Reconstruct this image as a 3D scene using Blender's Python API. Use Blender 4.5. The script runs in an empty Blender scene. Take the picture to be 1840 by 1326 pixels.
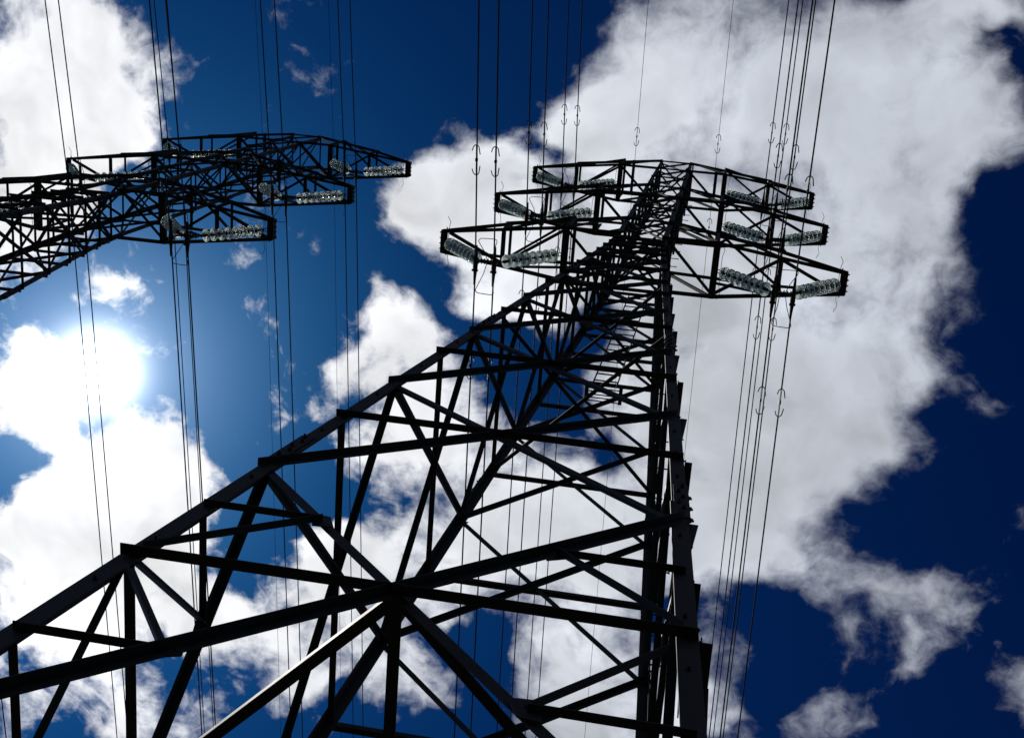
import bpy, bmesh, math, random
from mathutils import Vector, Matrix, Euler
random.seed(7)
S = bpy.context.scene
COL = S.collection
EYE = 1.6                                   # eye height of the photographer

# ------------------------------------------------------------------ camera
CAM_ROT = Euler((math.radians(164.55662), math.radians(-10.03095), math.radians(-4.25084)), 'XYZ')
FPX = 2249.0 / 1840.0
cam_d = bpy.data.cameras.new('camera'); cam = bpy.data.objects.new('camera', cam_d); COL.objects.link(cam)
cam_d.sensor_fit = 'HORIZONTAL'; cam_d.sensor_width = 36; cam_d.lens = 36 * FPX
cam_d.clip_start = 0.05; cam_d.clip_end = 8000
cam.location = (1.395, -4.523, EYE); cam.rotation_euler = CAM_ROT
S.camera = cam
MR = CAM_ROT.to_matrix()

def sky_dir(px, py):
    """world direction of a place in the sky, from its bearing in the photograph"""
    return (MR @ Vector(((px - 920) / 2249.0, -(py - 663) / 2249.0, -1))).normalized()

SUN = sky_dir(172, 668)
SUN_EL = math.asin(SUN.z); SUN_AZ = math.atan2(SUN.x, SUN.y)

# ------------------------------------------------------------------ view
S.view_settings.view_transform = 'Standard'; S.view_settings.look = 'None'
S.view_settings.gamma = 1.0; S.view_settings.exposure = 0.0
S.view_settings.use_curve_mapping = False
S.cycles.max_bounces = 14; S.cycles.transmission_bounces = 14; S.cycles.glossy_bounces = 4
S.cycles.caustics_reflective = False; S.cycles.caustics_refractive = False

# ------------------------------------------------------------------ world: sky, sun aureole, cloud layer
W = bpy.data.worlds.new('World'); S.world = W; W.use_nodes = True
nt = W.node_tree; nt.nodes.clear()
def N(t, **k):
    n = nt.nodes.new(t)
    for a, v in k.items(): setattr(n, a, v)
    return n
def LK(a, b): nt.links.new(a, b)
def M(op, a, b=None, c=None, clamp=False):
    n = N('ShaderNodeMath', operation=op); n.use_clamp = clamp
    for i, v in enumerate((a, b, c)):
        if v is None: continue
        if isinstance(v, (int, float)): n.inputs[i].default_value = v
        else: LK(v, n.inputs[i])
    return n.outputs[0]
def VM(op, a, b=None, s=None):
    n = N('ShaderNodeVectorMath', operation=op)
    for i, v in enumerate((a, b)):
        if v is None: continue
        if isinstance(v, (tuple, list, Vector)): n.inputs[i].default_value = tuple(v)
        else: LK(v, n.inputs[i])
    if s is not None: n.inputs['Scale'].default_value = s
    return n.outputs['Value'] if op in ('DOT_PRODUCT', 'LENGTH') else n.outputs[0]
def MRANGE(v, a, b, c=0.0, d=1.0, mode='SMOOTHSTEP'):
    n = N('ShaderNodeMapRange', interpolation_type=mode)
    LK(v, n.inputs['Value'])
    for k, x in zip(('From Min', 'From Max', 'To Min', 'To Max'), (a, b, c, d)): n.inputs[k].default_value = x
    return n.outputs[0]
def NOISE(vec, scale, detail=8, rough=.55, w=0.0, lac=2.0, dist=0.0):
    n = N('ShaderNodeTexNoise', noise_dimensions='3D')
    LK(VM('ADD', vec, (w, w * .7, w * 1.3)), n.inputs['Vector'])
    n.inputs['Scale'].default_value = scale; n.inputs['Detail'].default_value = detail
    n.inputs['Roughness'].default_value = rough; n.inputs['Lacunarity'].default_value = lac
    n.inputs['Distortion'].default_value = dist
    return n
def MIXC(f, a, b, mode='MIX'):
    n = N('ShaderNodeMix', data_type='RGBA', blend_type=mode)
    if isinstance(f, (int, float)): n.inputs[0].default_value = f
    else: LK(f, n.inputs[0])
    for i, v in ((6, a), (7, b)):
        if isinstance(v, tuple): n.inputs[i].default_value = v
        else: LK(v, n.inputs[i])
    return n.outputs[2]

SKY_STRENGTH = 0.1
tc = N('ShaderNodeTexCoord'); D = VM('NORMALIZE', tc.outputs['Generated'])
sky = N('ShaderNodeTexSky', sky_type='NISHITA'); sky.sun_disc = False
sky.sun_elevation = SUN_EL; sky.sun_rotation = SUN_AZ
sky.altitude = 100; sky.air_density = 1.0; sky.dust_density = 0.6; sky.ozone_density = 3.0
gam = N('ShaderNodeGamma'); LK(sky.outputs[0], gam.inputs[0]); gam.inputs[1].default_value = 1.9
SKY_TINT = (0.0030, 0.032, 0.060, 1)
skyc = MIXC(1.0, gam.outputs[0], SKY_TINT, 'MULTIPLY')

sep = N('ShaderNodeSeparateXYZ'); LK(D, sep.inputs[0])
zc = M('MAXIMUM', sep.outputs[2], 0.06)
cmb = N('ShaderNodeCombineXYZ')
LK(M('DIVIDE', sep.outputs[0], zc), cmb.inputs[0]); LK(M('DIVIDE', sep.outputs[1], zc), cmb.inputs[1])
UV = cmb.outputs[0]                          # position on a flat cloud layer at unit height
wn = NOISE(UV, 9, 3, .55, w=3.1)
warp = VM('SCALE', VM('SUBTRACT', wn.outputs['Color'], (.5, .5, .5)), s=0.11)
UVW = VM('ADD', UV, warp)

def uv_of(px, py):
    d = sky_dir(px, py); return Vector((d.x / d.z, d.y / d.z))
def ellipse(px, py, rx, ry, rot=0):
    c = uv_of(px, py); a = math.radians(rot)
    e = 0.5
    ux = (uv_of(px + rx * math.cos(a) * e, py + rx * math.sin(a) * e) - c) / e
    uy = (uv_of(px - ry * math.sin(a) * e, py + ry * math.cos(a) * e) - c) / e
    # ellipse axes of J = [ux uy]
    A = ux.x * ux.x + uy.x * uy.x; B = ux.x * ux.y + uy.x * uy.y; Cc = ux.y * ux.y + uy.y * uy.y
    th = 0.5 * math.atan2(2 * B, A - Cc)
    m = (A + Cc) / 2; r = math.hypot((A - Cc) / 2, B)
    return c, th, math.sqrt(m + r), math.sqrt(max(m - r, 1e-9))
# banks and gaps of the broken cloud layer: bearing x, y, half-widths, turn, weight
CLOUDS = [
 (60,110,190,230,0,1.0),(190,150,120,110,20,.9),(70,330,150,80,-10,.9),(180,30,70,60,0,.7),(30,440,50,40,0,.6),(235,225,75,60,-30,.7),
 (45,665,110,85,15,1.0),(80,735,50,35,0,.7),
 (195,498,17,26,-25,.6),(245,528,28,12,-15,.55),(565,115,40,26,-35,.42),
 (200,900,170,120,10,1.0),(240,790,45,50,0,.7),(110,850,55,80,0,.5),(340,880,60,60,40,.7),(90,1010,130,110,0,.9),(240,1040,180,130,0,.95),(120,1200,150,140,0,.8),(380,1130,90,70,0,.75),(300,1280,110,60,0,.75),(30,1290,60,50,0,.4),
 (460,1200,60,60,0,.5),(560,1110,90,110,0,.75),(620,1030,80,60,0,.7),(520,1010,40,30,0,.35),(530,1250,80,50,0,.6),(690,1130,80,120,0,.8),(760,1210,70,80,0,.7),(620,1310,40,30,0,.5),(660,1000,60,50,0,.6),
 (745,340,70,80,-20,1.0),(780,405,70,50,0,.9),(850,270,80,60,0,1.0),(820,350,80,90,0,.9),(940,270,60,50,0,.6),(880,350,100,80,0,.85),(930,430,110,70,20,.9),(880,520,80,40,20,.7),(1000,480,110,80,0,.9),(900,300,60,40,0,.7),
 (745,590,75,50,30,.9),(700,640,65,70,0,.9),(800,690,70,55,0,.75),(740,760,70,55,0,.7),(690,820,70,55,0,.6),(840,790,70,80,0,.65),(900,860,90,90,0,.65),(780,920,100,90,0,.7),(870,1000,120,80,0,.8),(960,960,110,90,0,.85),(900,700,40,60,0,.5),(1080,700,110,90,0,.6),(1090,950,150,150,0,1.0),(1050,1130,130,130,0,1.0),(1140,1280,150,100,0,1.0),(1000,1280,70,60,0,.7),(830,1060,70,50,0,.6),
 (1150,80,130,130,0,.9),(1090,190,130,100,0,.85),(1010,200,60,60,0,.6),(1130,330,140,130,0,.95),(1200,480,150,130,0,1.0),(1250,650,150,170,0,1.0),(1240,850,140,160,0,1.0),(1280,1010,120,100,0,.85),
 (1400,120,220,160,0,1.0),(1480,330,260,220,0,1.0),(1450,580,240,200,0,1.0),(1430,760,170,150,0,.95),(1590,690,90,90,-40,.7),(1340,930,130,110,0,.85),(1640,230,150,190,0,.85),(1620,60,160,80,0,.8),(1780,40,110,60,0,.75),(1770,230,90,90,20,.6),(1700,480,80,130,0,.55),(1650,640,80,90,0,.5),(1590,770,90,80,0,.5),(1480,860,100,80,0,.65),(1750,330,80,80,0,.5),(1760,560,60,60,0,.3),(1400,980,90,70,0,.6),(1560,930,60,30,0,.2),(1560,800,60,60,0,.45),(1450,900,60,60,0,.4),
 (1740,670,80,60,30,.55),(1800,710,70,35,20,.6),(1810,590,60,40,0,.15),
 (1800,265,80,60,0,.7),(1700,60,120,60,0,.6),(870,500,100,60,10,.8),(970,545,80,50,0,.8),(1560,1040,125,70,10,.8),(1640,1110,120,75,20,.74),(1720,780,50,40,0,.4),(1650,890,80,35,-20,.42),(1800,955,60,60,0,.5),(1480,1180,60,50,0,.45),(1480,1010,40,40,0,.3),(1740,1080,70,60,0,.4),(1500,1130,60,50,0,.42),(1600,1230,70,40,0,.35),(1760,1160,50,40,0,.32),(1700,1010,60,40,0,.4),(1510,1285,75,55,0,.9),(1830,1265,50,80,15,1.0),(1820,950,40,60,0,.3),(1345,1250,60,70,0,.5),(1300,1170,60,60,0,.6),(1250,1300,90,60,0,.7),(1400,1040,60,60,30,.5),(1680,1190,60,40,0,.4)]
GAPS = [
 (275,95,55,35,-20,.55),(235,45,30,40,0,.3),(490,925,115,75,20,1.0),(30,870,50,70,0,.7),(430,1230,50,60,-30,.5),(20,1180,30,30,0,.2),
 (690,45,150,60,0,.5),(1440,1010,35,60,20,.4),(25,815,80,32,0,.8),(150,775,60,22,0,.2),(1738,1175,55,75,0,.6),(960,60,80,160,0,1.1),(985,265,40,35,0,.7),(870,255,20,20,0,.2),(735,500,60,50,0,.6),(800,570,45,30,30,.5),(905,610,60,50,0,.8),
 (960,710,80,60,-20,.95),(880,650,50,50,0,.5),(1070,620,60,45,0,.5),(1070,850,70,45,30,.75),(700,700,20,20,0,.2),(680,910,50,60,30,.5),(820,840,40,50,20,.35),(740,980,50,40,0,.3),
 (870,1180,45,90,-20,.85),(790,1290,90,50,10,.8),(650,1250,60,40,0,.3),(560,1300,50,25,0,.4),
 (1800,130,100,38,38,1.2),(1760,100,40,25,0,.6),(1830,420,70,110,0,.8),(1570,110,70,20,15,.35),(1790,820,110,100,0,.7),(1640,950,120,70,-30,.8),(1100,440,55,25,-20,.5),
 (1380,1120,45,70,20,.5),(1680,1290,110,60,0,.8),(1770,980,60,50,0,.4),(1400,1190,40,100,0,.5),(700,470,60,60,0,.6),(1020,25,60,40,0,.4)]
# coverage of the layer, sampled from the banks and gaps on a coarse map grid of the flat cloud layer
cn = [uv_of(x, y) for x in (-60, 1900) for y in (-60, 1386)]
U0 = min(c.x for c in cn); U1 = max(c.x for c in cn); V0 = min(c.y for c in cn); V1 = max(c.y for c in cn)
NU, NV = 32, 42
def inv_ellipse(e):
    c, th, a, b = ellipse(*e[:5]); return c, math.cos(th), math.sin(th), a, b, e[5]
PC = [inv_ellipse(e) for e in CLOUDS]; PG = [inv_ellipse(e) for e in GAPS]
def blob_sum(L, u, v):
    t = 0
    for c, cs, sn, a, b, w in L:
        x = u - c.x; y = v - c.y
        r = math.hypot((x * cs + y * sn) / a, (-x * sn + y * cs) / b)
        k = min(1, max(0, (1.45 - r) / 1.0)); t += w * k * k * (3 - 2 * k)
    return t
def coverage(u, v): return max(-.5, min(2.0, blob_sum(PC, u, v)) - blob_sum(PG, u, v))
sw = N('ShaderNodeSeparateXYZ'); LK(UVW, sw.inputs[0])
un = M('MULTIPLY', M('SUBTRACT', sw.outputs[0], U0), 1 / (U1 - U0))
vn = M('MULTIPLY', M('SUBTRACT', sw.outputs[1], V0), (NV - 1) / (V1 - V0))
acc = 0.0
for j in range(0, NV, 3):
    rp = N('ShaderNodeValToRGB'); LK(un, rp.inputs[0]); el = rp.color_ramp.elements; rp.color_ramp.interpolation = 'LINEAR'
    while len(el) < NU: el.new(0.5)
    for i in range(NU): el[i].position = i / (NU - 1)
    for i in range(NU):
        u = U0 + (U1 - U0) * i / (NU - 1)
        el[i].color = [coverage(u, V0 + (V1 - V0) * (j + k) / (NV - 1)) * .33 + .25 for k in range(3)] + [1]
    wv = VM('MAXIMUM', VM('SUBTRACT', (1, 1, 1), VM('ABSOLUTE', VM('SUBTRACT', vn, (j, j + 1, j + 2)))), (0, 0, 0))
    acc = M('ADD', VM('DOT_PRODUCT', wv, rp.outputs[0]), acc)
acc = M('MULTIPLY', M('SUBTRACT', acc, .25), 1 / .33)
# beyond the banks above, the same broken layer goes on to the horizon
far = VM('LENGTH', VM('SUBTRACT', UV, (uv_of(920, 663).x, uv_of(920, 663).y, 0)))
out_n = MRANGE(NOISE(UV, 3.0, 3, .5, w=9).outputs[0], .42, .6)
outw = MRANGE(far, .50, .75)
acc = M('ADD', M('MULTIPLY', acc, M('SUBTRACT', 1.0, outw)), M('MULTIPLY', out_n, outw))
n1 = NOISE(UVW, 13, 8, .62, w=1.7).outputs[0]
n2 = NOISE(UV, 55, 3, .6, w=5.2, dist=.3).outputs[0]
fb = M('ADD', M('MULTIPLY', M('SUBTRACT', n1, .5), 2.7), M('MULTIPLY', M('SUBTRACT', n2, .5), .9))
field = M('ADD', acc, fb)
cosang = VM('DOT_PRODUCT', D, tuple(SUN))
ang = M('ARCCOSINE', M('MINIMUM', cosang, 0.999999))
NEAR = MRANGE(ang, math.radians(36), math.radians(3), 0, 1, 'SMOOTHSTEP')
near = NEAR
cov0 = M('DIVIDE', M('SUBTRACT', field, .20), M('MULTIPLY_ADD', M('SUBTRACT', 1.0, NEAR), 1.15, .62))
cov = MRANGE(cov0, 0, 1)
thick = MRANGE(M('ADD', acc, M('MULTIPLY', fb, .45)), .7, 2.1)
# clouds: bright towards the sun, grey where they are thick and far from it
n3 = NOISE(UVW, 7, 3, .55, w=8.8).outputs[0]
n4 = NOISE(UVW, 26, 4, .6, w=2.8).outputs[0]
bump = M('ADD', M('MULTIPLY', M('SUBTRACT', n3, .5), 1.35), M('MULTIPLY', M('SUBTRACT', n4, .5), .30))
lum_thin = M('MULTIPLY_ADD', near, .28, .73)
lum_thick = M('MULTIPLY_ADD', near, .38, .55)
lumn = N('ShaderNodeMix'); LK(thick, lumn.inputs[0]); LK(lum_thin, lumn.inputs[2]); LK(lum_thick, lumn.inputs[3])
lum = M('MULTIPLY', lumn.outputs[0], M('MULTIPLY_ADD', bump, 1.05, 1.0))
cc = MIXC(near, (0.91, 0.97, 1.08, 1), (1.0, 1.0, 1.01, 1))
cl = N('ShaderNodeVectorMath', operation='SCALE'); LK(cc, cl.inputs[0]); LK(M('DIVIDE', lum, SKY_STRENGTH), cl.inputs['Scale'])
tot = MIXC(cov, skyc, cl.outputs[0])
# the sun and the bright air round it
g1 = M('EXPONENT', M('MULTIPLY', M('POWER', M('DIVIDE', ang, math.radians(1.35)), 2.0), -1.0))
g2 = M('EXPONENT', M('MULTIPLY', ang, -1 / math.radians(2.1)))
for g, amp, tint in ((g1, 4.0, (1, .99, .97)), (g2, 1.5, (.62, .77, 1.0))):
    gv = N('ShaderNodeVectorMath', operation='SCALE'); gv.inputs[0].default_value = tint; LK(M('MULTIPLY', g, amp / SKY_STRENGTH), gv.inputs['Scale'])
    tot = VM('ADD', tot, gv.outputs[0])
bg = N('ShaderNodeBackground'); LK(tot, bg.inputs[0]); bg.inputs[1].default_value = SKY_STRENGTH
wo = N('ShaderNodeOutputWorld'); LK(bg.outputs[0], wo.inputs[0])

sl = bpy.data.lights.new('sun', 'SUN'); sl.energy = 4.0; sl.angle = math.radians(.53); sl.color = (1, .95, .88)
so = bpy.data.objects.new('sun', sl); COL.objects.link(so); so.location = SUN * 60
so.rotation_euler = SUN.to_track_quat('Z', 'Y').to_euler()

# ------------------------------------------------------------------ materials
def material(name, base, rough=.5, metal=0.0, var=.3, scale=6, bump=.1, streak=False):
    m = bpy.data.materials.new(name); m.use_nodes = True; t = m.node_tree; b = t.nodes['Principled BSDF']
    tcn = t.nodes.new('ShaderNodeTexCoord'); no = t.nodes.new('ShaderNodeTexNoise')
    mp = t.nodes.new('ShaderNodeMapping'); t.links.new(tcn.outputs['Object'], mp.inputs[0])
    if streak: mp.inputs['Scale'].default_value = (1, 1, .25)
    t.links.new(mp.outputs[0], no.inputs['Vector'])
    no.inputs['Scale'].default_value = scale; no.inputs['Detail'].default_value = 8; no.inputs['Roughness'].default_value = .65
    cr = t.nodes.new('ShaderNodeValToRGB'); t.links.new(no.outputs[0], cr.inputs[0])
    cr.color_ramp.elements[0].position = .3; cr.color_ramp.elements[1].position = .7
    cr.color_ramp.elements[0].color = tuple(c * (1 - var) for c in base) + (1,)
    cr.color_ramp.elements[1].color = tuple(min(1, c * (1 + var)) for c in base) + (1,)
    t.links.new(cr.outputs[0], b.inputs['Base Color'])
    mr = t.nodes.new('ShaderNodeMapRange'); t.links.new(no.outputs[0], mr.inputs[0])
    mr.inputs[3].default_value = rough - .08; mr.inputs[4].default_value = rough + .12; t.links.new(mr.outputs[0], b.inputs['Roughness'])
    b.inputs['Metallic'].default_value = metal; b.inputs['Specular IOR Level'].default_value = .3
    if bump:
        bp = t.nodes.new('ShaderNodeBump'); bp.inputs['Strength'].default_value = bump; bp.inputs['Distance'].default_value = .01
        t.links.new(no.outputs[0], bp.inputs['Height']); t.links.new(bp.outputs[0], b.inputs['Normal'])
    return m
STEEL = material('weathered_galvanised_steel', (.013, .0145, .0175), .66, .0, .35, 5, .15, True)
STEEL_D = material('dark_bolt_steel', (.018, .018, .02), .5, .3, .3, 20, .1)
CABLE = material('aluminium_strand', (.035, .035, .038), .6, .3, .25, 30, .2)
FITTING = material('forged_steel_fitting', (.012, .012, .014), .6, .1, .3, 15, .1)
GROUND = material('meadow_soil', (.018, .022, .010), .9, 0, .5, 1.5, .5)
CONCRETE = material('concrete_footing', (.28, .27, .25), .85, 0, .25, 8, .4)
GLASS = bpy.data.materials.new('toughened_glass'); GLASS.use_nodes = True
gb = GLASS.node_tree.nodes['Principled BSDF']
gb.inputs['Base Color'].default_value = (.93, .995, .97, 1); gb.inputs['Transmission Weight'].default_value = 1.0
gb.inputs['Roughness'].default_value = .04; gb.inputs['IOR'].default_value = 1.5
_t = GLASS.node_tree; _n = _t.nodes.new('ShaderNodeTexNoise'); _n.inputs['Scale'].default_value = 14
_r = _t.nodes.new('ShaderNodeMapRange'); _r.inputs[3].default_value = .02; _r.inputs[4].default_value = .12
_t.links.new(_n.outputs[0], _r.inputs[0]); _t.links.new(_r.outputs[0], gb.inputs['Roughness'])

_tr = _t.nodes.new('ShaderNodeBsdfTranslucent'); _tr.inputs[0].default_value = (.86, .98, .93, 1)
_mx = _t.nodes.new('ShaderNodeMixShader'); _mx.inputs[0].default_value = .32
_t.links.new(gb.outputs[0], _mx.inputs[1]); _t.links.new(_tr.outputs[0], _mx.inputs[2]); _t.links.new(_mx.outputs[0], _t.nodes['Material Output'].inputs[0])

# ------------------------------------------------------------------ mesh helpers
V = Vector
def to_obj(name, bm, mat, parent=None, smooth=False):
    me = bpy.data.meshes.new(name); bmesh.ops.recalc_face_normals(bm, faces=bm.faces); bm.to_mesh(me); bm.free()
    me.materials.append(mat)
    if smooth:
        for p in me.polygons: p.use_smooth = True
    o = bpy.data.objects.new(name, me); COL.objects.link(o)
    if parent: o.parent = parent
    return o
def empty(name, loc=(0, 0, 0)):
    o = bpy.data.objects.new(name, None); o.location = loc; COL.objects.link(o); return o
def tag(o, label, cat, group=None, kind=None):
    if label: o['label'] = label
    if cat: o['category'] = cat
    if group: o['group'] = group
    if kind: o['kind'] = kind
    return o
def prof(bm, p0, p1, s, n, pts):
    """extrude a closed profile pts (s, n coordinates) from p0 to p1"""
    a = [bm.verts.new(p0 + s * u + n * v) for u, v in pts]; b = [bm.verts.new(p1 + s * u + n * v) for u, v in pts]
    k = len(pts)
    for i in range(k): bm.faces.new((a[i], a[(i + 1) % k], b[(i + 1) % k], b[i]))
    bm.faces.new(a[::-1]); bm.faces.new(b)
def angle(bm, p0, p1, n, w=.08, t=.008, off=0.0, ext=0.0, up=False, flip=False, ins=False):
    """rolled steel angle: one flange flat in the face (normal n), one standing out along n"""
    p0 = V(p0); p1 = V(p1); d = (p1 - p0).normalized(); n = V(n); n = (n - d * n.dot(d)).normalized()
    s = d.cross(n).normalized()
    if s.z < 0: s = -s
    if abs(s.z) < 1e-3 and (s.x + s.y) < 0: s = -s
    if not up: s = -s
    if ins: n = -n; off += .014; flip = not flip
    if flip and not ins: n = -n
    p0 = p0 - d * ext + n * off; p1 = p1 + d * ext + n * off; h = w / 2
    prof(bm, p0, p1, s, n, [(-h, 0), (h, 0), (h, w), (h - t, w), (h - t, t), (-h, t)])
def box(bm, p0, p1, s, n, w, t):
    prof(bm, V(p0), V(p1), V(s).normalized(), V(n).normalized(), [(-w/2, -t/2), (w/2, -t/2), (w/2, t/2), (-w/2, t/2)])
def tube(bm, pts, r, seg=8, cap=True):
    pts = [V(p) for p in pts]; rs = r if isinstance(r, (list, tuple)) else [r] * len(pts)
    rings = []; u = None
    for i, p in enumerate(pts):
        d = (pts[min(i + 1, len(pts) - 1)] - pts[max(i - 1, 0)]).normalized()
        if u is None: u = d.orthogonal().normalized()
        u = (u - d * u.dot(d)).normalized(); v = d.cross(u)
        rings.append([bm.verts.new(p + (u * math.cos(2*math.pi*k/seg) + v * math.sin(2*math.pi*k/seg)) * rs[i]) for k in range(seg)])
    for a, b in zip(rings, rings[1:]):
        for k in range(seg): bm.faces.new((a[k], a[(k+1) % seg], b[(k+1) % seg], b[k]))
    if cap: bm.faces.new(rings[0][::-1]); bm.faces.new(rings[-1])
def lathe(bm, profile, seg=24, mat=None, closed=False):
    rings = []
    mat = mat or Matrix()
    for r, z in profile:
        if r < 1e-6: rings.append([bm.verts.new(mat @ V((0, 0, z)))])
        else: rings.append([bm.verts.new(mat @ V((r*math.cos(2*math.pi*k/seg), r*math.sin(2*math.pi*k/seg), z))) for k in range(seg)])
    pr = list(zip(rings, rings[1:]))
    if closed: pr.append((rings[-1], rings[0]))
    for a, b in pr:
        for k in range(seg):
            k2 = (k + 1) % seg
            if len(a) == 1 and len(b) == 1: continue
            if len(a) == 1: bm.faces.new((a[0], b[k2], b[k]))
            elif len(b) == 1: bm.faces.new((a[k], a[k2], b[0]))
            else: bm.faces.new((a[k], a[k2], b[k2], b[k]))
def bolt(bm, p, n, r=.016, h=.022):
    m = Matrix.Translation(V(p)) @ V(n).to_track_quat('Z', 'Y').to_matrix().to_4x4()
    lathe(bm, [(0, 0), (r, 0), (r, h * .6), (r * .55, h * .6), (r * .55, h * 1.3), (0, h * 1.3)], 6, m)
def plate(bm, pts, n, t, off=0.0):
    n = V(n).normalized(); a = [bm.verts.new(V(p) + n * off) for p in pts]; b = [bm.verts.new(V(p) + n * (off + t)) for p in pts]
    k = len(pts)
    for i in range(k): bm.faces.new((a[i], a[(i+1) % k], b[(i+1) % k], b[i]))
    bm.faces.new(a[::-1]); bm.faces.new(b)

# ------------------------------------------------------------------ tower geometry (z measured from the footing tops)
Z1, Z2, Z3 = 23.70 + EYE, 29.34 + EYE, 35.11 + EYE      # bottom chords of the three pairs of arms
HB = 1.9                                                # arm depth at the body
ZW, WT = 23.15 + EYE, .488                              # waist height, half width above it
ZTOP = Z3 + HB
ARM, XC, XM = 3.85, 1.44, 2.65                          # arm tip, hanger beam, middle frame
HT = .165                                               # half width at the tip
def hw(z):
    if z >= ZW: return WT - .025 * (z - ZW) / (ZTOP - ZW)
    return WT + .061 * (ZW - z)
def corner(sx, sy, z): w = hw(z); return V((sx * w, sy * w, z))
FACES = [((-1, -1), (1, -1), V((0, -1, 0))), ((1, -1), (1, 1), V((1, 0, 0))), ((1, 1), (-1, 1), V((0, 1, 0))), ((-1, 1), (-1, -1), V((-1, 0, 0)))]
LOWER = [z + EYE for z in (-1.25, 3.75, 7.52, 10.22, 12.92, 15.55, 18.05, 20.35, 21.95)] + [ZW]
UPPER = [Z1, Z1 + HB, (Z1 + HB + Z2) / 2, Z2, Z2 + HB, (Z2 + HB + Z3) / 2, Z3, ZTOP]
TL = .014
def leg_w(z): return .115 if z < 9 else .105 if z < 17 else .10 if z < ZW else .09

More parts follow.
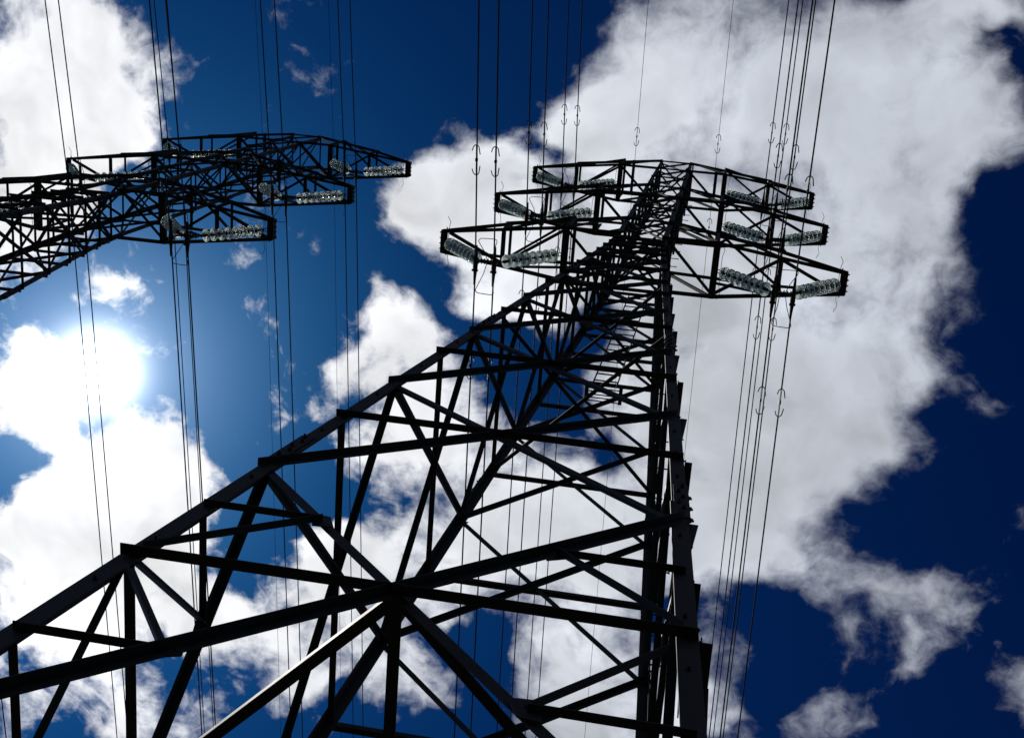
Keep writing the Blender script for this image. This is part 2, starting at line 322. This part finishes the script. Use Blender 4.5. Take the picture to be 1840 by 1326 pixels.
def make_tower():
    T = empty('lattice_tower')
    # legs: L sections, corner outwards, lapped at splices, on concrete footings
    for sx, sy in ((-1, -1), (1, -1), (1, 1), (-1, 1)):
        bm = bmesh.new(); cuts = [0.05, 4.6, 9.55, 15.2, 20.6, ZW, 31.2, ZTOP + .03]
        for z0, z1 in zip(cuts, cuts[1:]):
            w = leg_w((z0 + z1) / 2); a = corner(sx, sy, z0); b = corner(sx, sy, z1); t = TL
            prof(bm, a, b, V((-sx, 0, 0)), V((0, -sy, 0)), [(0, 0), (w, 0), (w, t), (t, t), (t, w), (0, w)])
        for zc_ in cuts[1:-1]:                           # splice covers with bolts
            L = .34; w = leg_w(zc_) * .98
            a = corner(sx, sy, zc_ - L); b = corner(sx, sy, zc_ + L); o = V((sx, sy, 0)) * .011
            prof(bm, a + o, b + o, V((-sx, 0, 0)), V((0, -sy, 0)), [(0, 0), (w, 0), (w, .0105), (.0105, .0105), (.0105, w), (0, w)])
            for k in range(6):
                z = zc_ - L * .85 + k * L * .34; c = corner(sx, sy, z) + o
                bolt(bm, c + V((-sx * w * (.4 if k % 2 else .68), 0, 0)), (0, sy, 0)); bolt(bm, c + V((0, -sy * w * (.68 if k % 2 else .4), 0)), (sx, 0, 0))
        for i in range(60):                              # gauge-line bolts at every connection zone
            z = .8 + i * .62
            if z > ZTOP: break
            c = corner(sx, sy, z); w = leg_w(z)
            bolt(bm, c + V((-sx * w * .55, sy * .0, 0)), (0, sy, 0), .013, .018); bolt(bm, c + V((0, -sy * w * .55, 0)), (sx, 0, 0), .013, .018)
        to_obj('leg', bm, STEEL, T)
        bm = bmesh.new(); c = corner(sx, sy, 0)
        lathe(bm, [(0, -.5), (.42, -.5), (.40, .02), (.36, .06), (0, .06)], 20, Matrix.Translation((c.x, c.y, 0)))
        to_obj('footing', bm, CONCRETE, T)
    # lattice panels
    for li, (z0, z1) in enumerate(list(zip(LOWER, LOWER[1:])) + [(ZW, Z1)] + list(zip(UPPER, UPPER[1:]))):
        lower = z1 <= ZW + .01
        if z0 == ZW: continue
        w = .062 if z1 < 10 else .056 if z1 < 15 else .05 if lower else .044
        zx = z0 + (z1 - z0) * hw(z0) / (hw(z0) + hw(z1))
        for fi, (ca, cb, n) in enumerate(FACES):
            A0, A1, B0, B1 = corner(*ca, z0), corner(*ca, z1), corner(*cb, z0), corner(*cb, z1)
            Ax, Bx = corner(*ca, zx), corner(*cb, zx); mid = (Ax + Bx) / 2
            h = (B0 - A0).normalized(); inset = .005
            bm = bmesh.new(); IN = fi == 3
            if lower: angle(bm, Ax + h * inset, Bx - h * inset, n, w, off=.0095, ext=.0, up=False, ins=IN)
            if not lower: angle(bm, A1 + h * inset, B1 - h * inset, n, w, off=.012, up=False, ins=IN)
            sec = []; GP = []
            # gussets
            for P, s in ((A1, 1), (B1, -1)):
                g = w * 1.5
                if lower: GP.append((bmesh.new(), P)); plate(GP[-1][0], [P + h * s * .02, P + h * s * g * 1.6, P + h * s * g * 1.1 - V((0, 0, g * 1.1)), P + h * s * .02 - V((0, 0, g * 1.6))], -n if IN else n, .0085, TL + .0005 if IN else .0005)
            c = mid; g = w * .9
            plate(bm, [c + h * g, c + V((0, 0, g)), c - h * g, c - V((0, 0, g))], -n if IN else n, .004, TL + .009 if IN else .009)
            for k in (-1, 1): bolt(bm, c + h * k * w * .2 - (n * TL if IN else n * 0), -n if IN else n, .012, .035)
            if z1 < 9.2:                                   # redundant members in the tall bottom panels
                for (L0, L1, R1, R0) in ((A0, A1, B1, B0), (B0, B1, A1, A0)):
                    Lx = L0 + (L1 - L0) * ((zx - z0) / (z1 - z0))
                    mu = (L1 + mid) / 2; ml = (L0 + mid) / 2; w2 = .045
                    for q in (mu, ml):
                        gb2 = bmesh.new(); d3 = (q - mid).normalized(); e3 = d3.cross(n).normalized(); m3 = -n if IN else n
                        plate(gb2, [q + d3 * .13, q + e3 * .075 + d3 * .03, q - d3 * .13 + e3 * .03, q - e3 * .075 - d3 * .05], m3, .008, (TL if IN else 0) + .0005); GP.append((gb2, q))
                    sec += [(q.lerp(r, .06 if q is not Lx else .08 if IN else .22 if r is ml else .09), r, w2, .012 if q is Lx else .004) for q, r in ((Lx, mu), (Lx.lerp(L1, .5), mu), (Lx, ml), (Lx.lerp(L0, .5), ml))]
            if lower:
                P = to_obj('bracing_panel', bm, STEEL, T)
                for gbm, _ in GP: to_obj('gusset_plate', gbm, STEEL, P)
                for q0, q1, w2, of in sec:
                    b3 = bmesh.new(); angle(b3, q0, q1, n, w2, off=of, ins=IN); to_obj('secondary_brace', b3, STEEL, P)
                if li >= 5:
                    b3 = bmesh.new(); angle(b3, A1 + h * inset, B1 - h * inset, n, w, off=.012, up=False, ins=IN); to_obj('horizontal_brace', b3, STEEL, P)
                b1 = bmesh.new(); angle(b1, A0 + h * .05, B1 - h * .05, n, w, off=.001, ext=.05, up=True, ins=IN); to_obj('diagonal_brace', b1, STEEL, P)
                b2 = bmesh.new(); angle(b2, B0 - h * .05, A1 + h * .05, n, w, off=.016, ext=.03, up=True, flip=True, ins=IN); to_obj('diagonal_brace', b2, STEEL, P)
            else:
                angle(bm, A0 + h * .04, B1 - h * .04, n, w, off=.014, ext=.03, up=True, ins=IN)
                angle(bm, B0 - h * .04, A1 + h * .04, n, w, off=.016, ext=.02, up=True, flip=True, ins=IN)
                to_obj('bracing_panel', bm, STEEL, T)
    # horizontal diaphragms
    for z in (5.69 + EYE, 14.2 + EYE, LOWER[6], ZW, Z1, Z1 + HB, Z2, Z2 + HB, Z3, ZTOP):
        bm = bmesh.new(); w = .045 if z > 8 else .065; m = [corner(a, b, z) for a, b in ((-1, -1), (1, -1), (1, 1), (-1, 1))]
        up = V((0, 0, 1))
        if z < 15:
            e = [(m[i] + m[(i + 1) % 4]) / 2 for i in range(4)]
            for i in range(4): angle(bm, e[i], e[(i + 1) % 4], up, w, off=.02 + .004 * (i % 2))
            angle(bm, e[0], e[2], up, w, off=.0)
        else:
            angle(bm, m[0], m[2], up, w, off=.01); angle(bm, m[1], m[3], up, w, off=.03)
        to_obj('diaphragm', bm, STEEL, T)
    # step bolts up the far right leg
    z = 2.6
    while z < ZTOP - .5:
        bm = bmesh.new(); c = corner(1, 1, z) + V((-.07, 0, 0)) if int(z / .45) % 2 else corner(1, 1, z) + V((0, -.07, 0))
        d = V((0, 1, 0)) if int(z / .45) % 2 else V((1, 0, 0))
        tube(bm, [c, c + d * .17], .009, 6); tube(bm, [c + d * .165, c + d * .178], .017, 8)
        to_obj('step_bolt', bm, STEEL_D, T); z += .45
    # arms
    for zk in (Z1, Z2, Z3):
        for sx in (-1, 1):
            HBd = hw(zk)
            def P(x, sy, up):                            # a node of the arm frame
                wb = hw(zk + (HB if up else 0))
                if x <= XC: hy = HBd if not up else wb + (HBd - wb) * 0
                else: hy = HBd + (HT - HBd) * (x - XC) / (ARM - XC)
                fr = (ARM - x) / (ARM - HBd)
                return V((sx * x, sy * hy, zk + ((.16 + (HB - .16) * fr) if up else 0)))
            bm = bmesh.new(); w = .066
            # lacing of the bottom plane, as the photograph shows it: opposite hand on the two sides
            a = -sx
            seq = [P(HBd, -1 * sx * -1 * -1, 0), P(XC, 1 * sx, 0), P(XM, -1 * sx, 0), P(ARM - .12, 1 * sx, 0)]
            for q0, q1 in zip(seq, seq[1:]): angle(bm, q0, q1, V((0, 0, 1)), .06, off=.012)
            for sy in (-1, 1):
                nn = V((0, sy, 0))
                angle(bm, P(XM, sy, 0), P(XM, sy, 1), nn, .055, off=.012); angle(bm, P(XC, sy, 0), P(XC, sy, 1), nn, .06, off=.012)
                angle(bm, P(XC, sy, 0), P(HBd, sy, 1), nn, .055, off=.022); angle(bm, P(XM, sy, 0), P(XC, sy, 1), nn, .05, off=.022)
            for x in (XM, XC):                           # upper cross members
                angle(bm, P(x, -1, 1), P(x, 1, 1), V((0, 0, 1)), .06 if x == XM else .07, off=.008)
            angle(bm, P(XC, -1, 1), P(XM, 1, 1), V((0, 0, 1)), .05, off=.02)
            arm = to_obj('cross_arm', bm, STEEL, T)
            for sy in (-1, 1):
                b = bmesh.new(); angle(b, P(HBd - .06, sy, 0), P(XC, sy, 0), (0, sy, 0), .068, .008, ext=.04); angle(b, P(XC, sy, 0), P(ARM, sy, 0), (0, sy, 0), .068, .008, off=.001, ext=.03)
                for x in (XC, XM, ARM - .08, ARM - .02, HBd + .1, HBd + .25): bolt(b, P(x, sy, 0) + V((0, sy * .01, 0)), (0, sy, 0))
                to_obj('bottom_chord', b, STEEL, arm)
                b = bmesh.new(); angle(b, P(HBd, sy, 1), P(XM, sy, 1), (0, sy, 0), .068, .008, off=.0, ext=.10, up=True); angle(b, P(XM, sy, 1), P(ARM, sy, 1), (0, sy, 0), .06, .008, off=-.01, ext=.05, up=True)
                to_obj('top_chord', b, STEEL, arm)
            b = bmesh.new()                              # hanger beam: pair of channels across the arm
            q0, q1 = P(XC, -1, 0), P(XC, 1, 0); o = V((0, 0, -.03))
            prof(b, q0 + o - V((0, .03, 0)), q1 + o + V((0, .03, 0)), V((1, 0, 0)), V((0, 0, 1)), [(-.065, -.04), (.065, -.04), (.065, .05), (.055, .05), (.055, -.03), (-.055, -.03), (-.055, .05), (-.065, .05)])
            to_obj('hanger_beam', b, STEEL, arm)
            b = bmesh.new(); q0, q1 = P(XM, -1, 0), P(XM, 1, 0); box(b, q0 + V((0, 0, -.02)), q1 + V((0, 0, -.02)), (1, 0, 0), (0, 0, 1), .085, .03)
            to_obj('cross_beam', b, STEEL, arm)
            b = bmesh.new(); q0, q1 = P(ARM, -1, 0), P(ARM, 1, 0)
            prof(b, q0 + V((0, -.05, -.012)), q1 + V((0, .05, -.012)), V((sx, 0, 0)), V((0, 0, 1)), [(-.09, 0), (.05, 0), (.05, .17), (.04, .17), (.04, .01), (-.09, .01)])
            for k in range(4):
                bolt(b, V((sx * (ARM + .05), -.16 + k * .107, zk + .08)), (sx, 0, 0), .02, .03)
                bolt(b, V((sx * (ARM + .0), -.17 + k * .113, zk - .012)), (0, 0, -1), .016, .03)
            for sy in (-1, 1): bolt(b, V((sx * (ARM - .06), sy * (HT + .05), zk + .05)), (0, sy, 0), .018, .05)
            to_obj('end_bracket', b, STEEL, arm)
    # top frame lugs carrying the two earth wires
    for sx in (-1, 1):
        b = bmesh.new(); x = sx * 1.15
        angle(b, V((x, -.5, ZTOP - .42)), V((x, .5, ZTOP - .42)), V((sx, 0, 0)), .08, .01)
        tube(b, [(x, 0, ZTOP - .42), (x, 0, ZTOP - .62)], .018, 6)
        to_obj('earth_wire_hanger', b, STEEL, T)
    return T

tower = make_tower()
tag(tower, 'large near lattice steel tower rising overhead from the lower edge of the picture', 'pylon', 'steel lattice towers carrying the lines')
def kids(o): return [c for c in ALL if c.parent == o]
ALL = list(COL.objects)
def copy_tree(o, parent=None):
    c = o.copy(); COL.objects.link(c)
    if parent: c.parent = parent
    for ch in kids(o):
        if not ch.name.startswith('step_bolt'): copy_tree(ch, c)
    return c
T2 = V((-11.681, .375, 1.232))
tower2 = copy_tree(tower); tower2.location = T2
tower2['label'] = 'smaller second lattice tower at the left edge, its arms crossing its own body'

# ladder with a small rest grating inside the near tower
def make_ladder():
    L = empty('ladder', (0.10, .50, 18.45)); base = L.location.copy()
    for x in (-.17, .17):
        bm = bmesh.new(); tube(bm, [(x, 0, 0), (x, 0, 6.2)], .013, 6); to_obj('rail', bm, STEEL_D, L)
    for k in range(17):
        bm = bmesh.new(); tube(bm, [(-.17, 0, .25 + k * .35), (.17, 0, .25 + k * .35)], .011, 6); to_obj('rung', bm, STEEL_D, L)
    bm = bmesh.new()
    for x in (-.24, .24): box(bm, (x, -.02, -.02), (x, .24, -.02), (1, 0, 0), (0, 0, 1), .05, .04)
    for k in range(6): tube(bm, [(-.24, .0 + k * .046, 0), (.24, .0 + k * .046, 0)], .009, 6)
    to_obj('rest_grating', bm, STEEL, L)
    return L
tag(make_ladder(), 'narrow steel ladder with a small grating inside the body of the near tower', 'ladder')

# ------------------------------------------------------------------ insulators, yokes, cables
DISC = [(0, .050), (.030, .050), (.045, .044), (.078, .034), (.106, .018), (.124, -.004), (.1275, -.018), (.1255, -.024), (.119, -.016),
        (.108, -.004), (.101, -.030), (.096, -.032), (.092, .002), (.082, .010), (.076, -.026), (.071, -.028), (.066, .012), (.058, .016), (.053, -.018), (.048, -.018), (.044, .020), (.03, .022), (.012, .022), (0, .022)]
DISC = [(r * 1.03, z * 1.1) for r, z in DISC]
_bm = bmesh.new(); lathe(_bm, DISC, 28); disc_src = to_obj('glass_disc', _bm, GLASS, None, True)
_bm = bmesh.new()
lathe(_bm, [(0, .118), (.020, .118), (.034, .106), (.044, .088), (.048, .060), (.050, .0515), (0, .0515)], 16)
lathe(_bm, [(0, .021), (.028, .021), (.026, -.004), (.014, -.014), (.0105, -.020), (.0105, -.034), (0, -.034)], 12)
bmesh.ops.scale(_bm, vec=(1.0, 1.0, 1.1), verts=_bm.verts)
cap_src = to_obj('metal_cap', _bm, FITTING, None, True)
disc_me, cap_me = disc_src.data, cap_src.data
bpy.data.objects.remove(disc_src); bpy.data.objects.remove(cap_src)
PITCH = .180; ND = 8
def insulator_string(p_top, p_bot, label, side):
    """cap-and-pin string from the arm (p_top) to the yoke (p_bot)"""
    p_top = V(p_top); p_bot = V(p_bot); d = (p_bot - p_top); L = d.length; d.normalize()
    o = empty('insulator_string', p_top); q = (-d).to_track_quat('Z', 'Y'); o.rotation_euler = q.to_euler()
    tag(o, label, 'insulator', 'glass insulator strings')
    top = .22 if side == 'short' else .17
    z = -(L - ND * PITCH) / 2 + .01
    for k in range(ND):
        g = bpy.data.objects.new('glass_disc', disc_me); c = bpy.data.objects.new('metal_cap', cap_me)
        for x in (g, c): COL.objects.link(x); x.parent = o
        g.location = (0, 0, z - k * PITCH - .118); c.location = (0, 0, z - k * PITCH - .118)
        c.parent = g; c.location = (0, 0, 0)
    bm = bmesh.new(); zb = z - ND * PITCH
    ring = [(.034 * math.cos(t * math.pi / 6), 0, -.06 + .05 * math.sin(t * math.pi / 6)) for t in range(13)]
    tube(bm, ring, .009, 6)
    tube(bm, [(0, 0, -.11), (0, 0, z + .0)], [.016, .014], 8)
    lathe(bm, [(0, z + .02), (.022, z + .02), (.026, z - .01), (0, z - .012)], 10)
    tube(bm, [(0, 0, zb + .03), (0, 0, -max(L, -zb + .05))], .016, 8)
    lathe(bm, [(0, zb + .03), (.03, zb + .03), (.03, zb - .03), (0, zb - .03)], 10)
    to_obj('link_fitting', bm, FITTING, o, False)
    R = o.rotation_euler.to_matrix().inverted()
    for sy in (-1, 1):
        bm = bmesh.new(); a = V((0, 0, z + .01))
        pts = [a, a + R @ V((0, sy * .28, .04)), a + R @ V((.035, sy * .42, .0)), a + R @ V((-.02, sy * .53, -.02))]
        tube(bm, pts, .0055, 6); to_obj('arcing_horn', bm, FITTING, o)
    return o
def yoke(x, y, z, label):
    o = empty('suspension_yoke', (x, y, z)); tag(o, label, 'cable clamp', 'yokes holding the twin cables')
    bm = bmesh.new()
    plate(bm, [(-.20, -.012, .50), (.20, -.012, .50), (.22, -.012, .45), (.19, -.012, .39), (-.19, -.012, .39), (-.22, -.012, .45)], (0, 1, 0), .012)
    plate(bm, [(-.20, .012, .50), (.20, .012, .50), (.22, .012, .45), (.19, .012, .39), (-.19, .012, .39), (-.22, .012, .45)], (0, 1, 0), .012)
    for k in range(6): bolt(bm, (-.15 + k * .06, .024, .45), (0, 1, 0), .016, .03); bolt(bm, (-.15 + k * .06, -.012, .45), (0, -1, 0), .016, .03)
    to_obj('yoke_plate', bm, FITTING, o)
    for sx in (-1, 1):
        bm = bmesh.new(); x0 = sx * .17
        tube(bm, [(x0, -.36, .0), (x0, -.18, .0), (x0, -.05, -.01), (x0, .05, -.01), (x0, .18, 0), (x0, .36, 0)], [.019, .030, .045, .045, .030, .019], 10)
        tube(bm, [(x0, 0, 0), (x0, 0, .10), (x0, 0, .16), (x0, 0, .42)], [.03, .03, .017, .017], 8)
        box(bm, (x0 - .055, .09, -.03), (x0 + .055, .09, -.03), (0, 1, 0), (0, 0, 1), .035, .05)
        to_obj('cable_clamp', bm, FITTING, o)
    for sy in (-1, 1):
        bm = bmesh.new()
        tube(bm, [(-.04, sy * .03, .42), (-.06, sy * .2, .25), (-.135, sy * .44, -.03), (-.13, sy * .47, -.03), (-.09, sy * .5, -.03), (.0, sy * .505, -.03), (.13, sy * .51, -.03), (.185, sy * .50, -.03), (.20, sy * .47, -.03), (.19, sy * .44, -.03), (.10, sy * .2, .25), (.06, sy * .03, .42)], .0075, 6)
        to_obj('wire_loop', bm, FITTING, o)
    return o
def cable(x, y, z, label, r=.0145, s=(.089, -.06), head=(0, 0), span=230, dampers=(1.75,), name='power_cable', cat='cable', group='power cables'):
    def at(Y):
        k = 0 if Y < 0 else 1; a = abs(Y)
        return V((head[k] * a, Y, -s[k] * a * (1 - a / span)))
    bm = bmesh.new(); ys = []
    t = 0.0
    while t < span: ys.append(t); t += .5 if t < 6 else 1.5 if t < 30 else 6
    ys.append(span)
    tube(bm, [at(-t) for t in reversed(ys[1:])] + [at(t) for t in ys], r, 7)
    o = to_obj(name, bm, CABLE, None, True); o.location = (x, y, z); tag(o, label, cat, group)
    for k in dampers:
        for sgn in (-1, 1):
            c = at(sgn * k); d = (at(sgn * k + .1) - at(sgn * k - .1)).normalized()
            bm = bmesh.new(); dn = V((0, 0, -.065)); rr = .0095
            box(bm, c + V((0, 0, .02)), c + dn * 1.1, (1, 0, 0), d, .035, .05)
            tube(bm, [c + dn - d * .255, c + dn + d * .255], .0075, 6)
            for e in (-1, 1):
                q = c + dn + d * e * .26
                pts = [q + V((-.068, 0, -.01)) - d * e * .10, q + V((-.048, 0, 0)) - d * e * .03, q + V((-.02, 0, 0)), q + V((.02, 0, 0)), q + V((.05, 0, 0)) - d * e * .03, q + V((.072, 0, -.01)) - d * e * .16]
                tube(bm, pts, [rr * 1.05, rr, rr, rr, rr, rr * 1.1], 6)
            to_obj('vibration_damper', bm, FITTING, o)
    return o

LEVEL = {0: 'lowest', 1: 'middle', 2: 'topmost'}
DROP = 1.93
def string_up(off, which, heads):
    for k, zk in enumerate((Z1, Z2, Z3)):
        for sx in (-1, 1):
            side = 'left' if sx < 0 else 'right'
            xm = sx * ((XC + ARM) / 2) + .015; zy = zk - DROP
            where = '%s %s arm of the %s' % (LEVEL[k], side, which)
            insulator_string(V((sx * XC + sx * .05, 0, zk - .06)) + off, V((xm - sx * .19, 0, zy + .47)) + off, 'glass disc string on the body side of the ' + where, 'long')
            insulator_string(V((sx * ARM - sx * .06, 0, zk - .03)) + off, V((xm + sx * .19, 0, zy + .47)) + off, 'glass disc string on the tip side of the ' + where, 'short')
            yoke(xm + off.x, off.y, zy + off.z, 'dark yoke with two clamps below the ' + where)
            for j in (-1, 1):
                h = heads[side]
                cable(xm + j * .17 + off.x, off.y, zy + off.z, '%s cable of the pair below the %s' % ('left' if j < 0 else 'right', where), head=h, dampers=(1.9, ) if off.x == 0 else ())
    for sx in (-1, 1):
        cable(sx * 1.15 + off.x, off.y, ZTOP - .64 + off.z, 'thin earth wire on the %s side of the top of the %s' % ('left' if sx < 0 else 'right', which), r=.0065, s=(.07, -.04), head=heads['earth'], dampers=(1.2,) if off.x == 0 else (), name='earth_wire', cat='wire', group='thin earth wires')
string_up(V((0, 0, 0)), 'near tower', {'left': (-.035, .010), 'right': (-.005, .016), 'earth': (-.01, .01)})
string_up(T2, 'second tower', {'left': (-.062, .036), 'right': (-.051, .036), 'earth': (-.05, .036)})

# ------------------------------------------------------------------ ground
def ground_h(x, y):
    t = min(1, max(0, (-x - 4.5) / 4.5)); s = t * t * (3 - 2 * t)
    r = math.hypot(x, y)
    return 1.232 * s + (.12 * math.sin(x * .21 + 1) * math.sin(y * .17)) * min(1, max(0, (r - 16) / 10)) + 4 * math.sin(x * .006) * math.cos(y * .005) * min(1, max(0, (r - 60) / 200))
bm = bmesh.new(); xs = []
t = -4000.0
base = [0, 1, 2, 3, 4, 5, 6, 7, 8, 9, 10, 12, 14, 17, 20, 25, 30, 40, 50, 65, 80, 100, 140, 200, 300, 450, 700, 1100, 1800, 2800, 4000]
xs = [-b for b in reversed(base[1:])] + base
g = [[bm.verts.new((x, y, ground_h(x, y))) for y in xs] for x in xs]
for i in range(len(xs) - 1):
    for j in range(len(xs) - 1): bm.faces.new((g[i][j], g[i+1][j], g[i+1][j+1], g[i][j+1]))
tag(to_obj('ground', bm, GROUND, None, True), None, None, kind='structure')
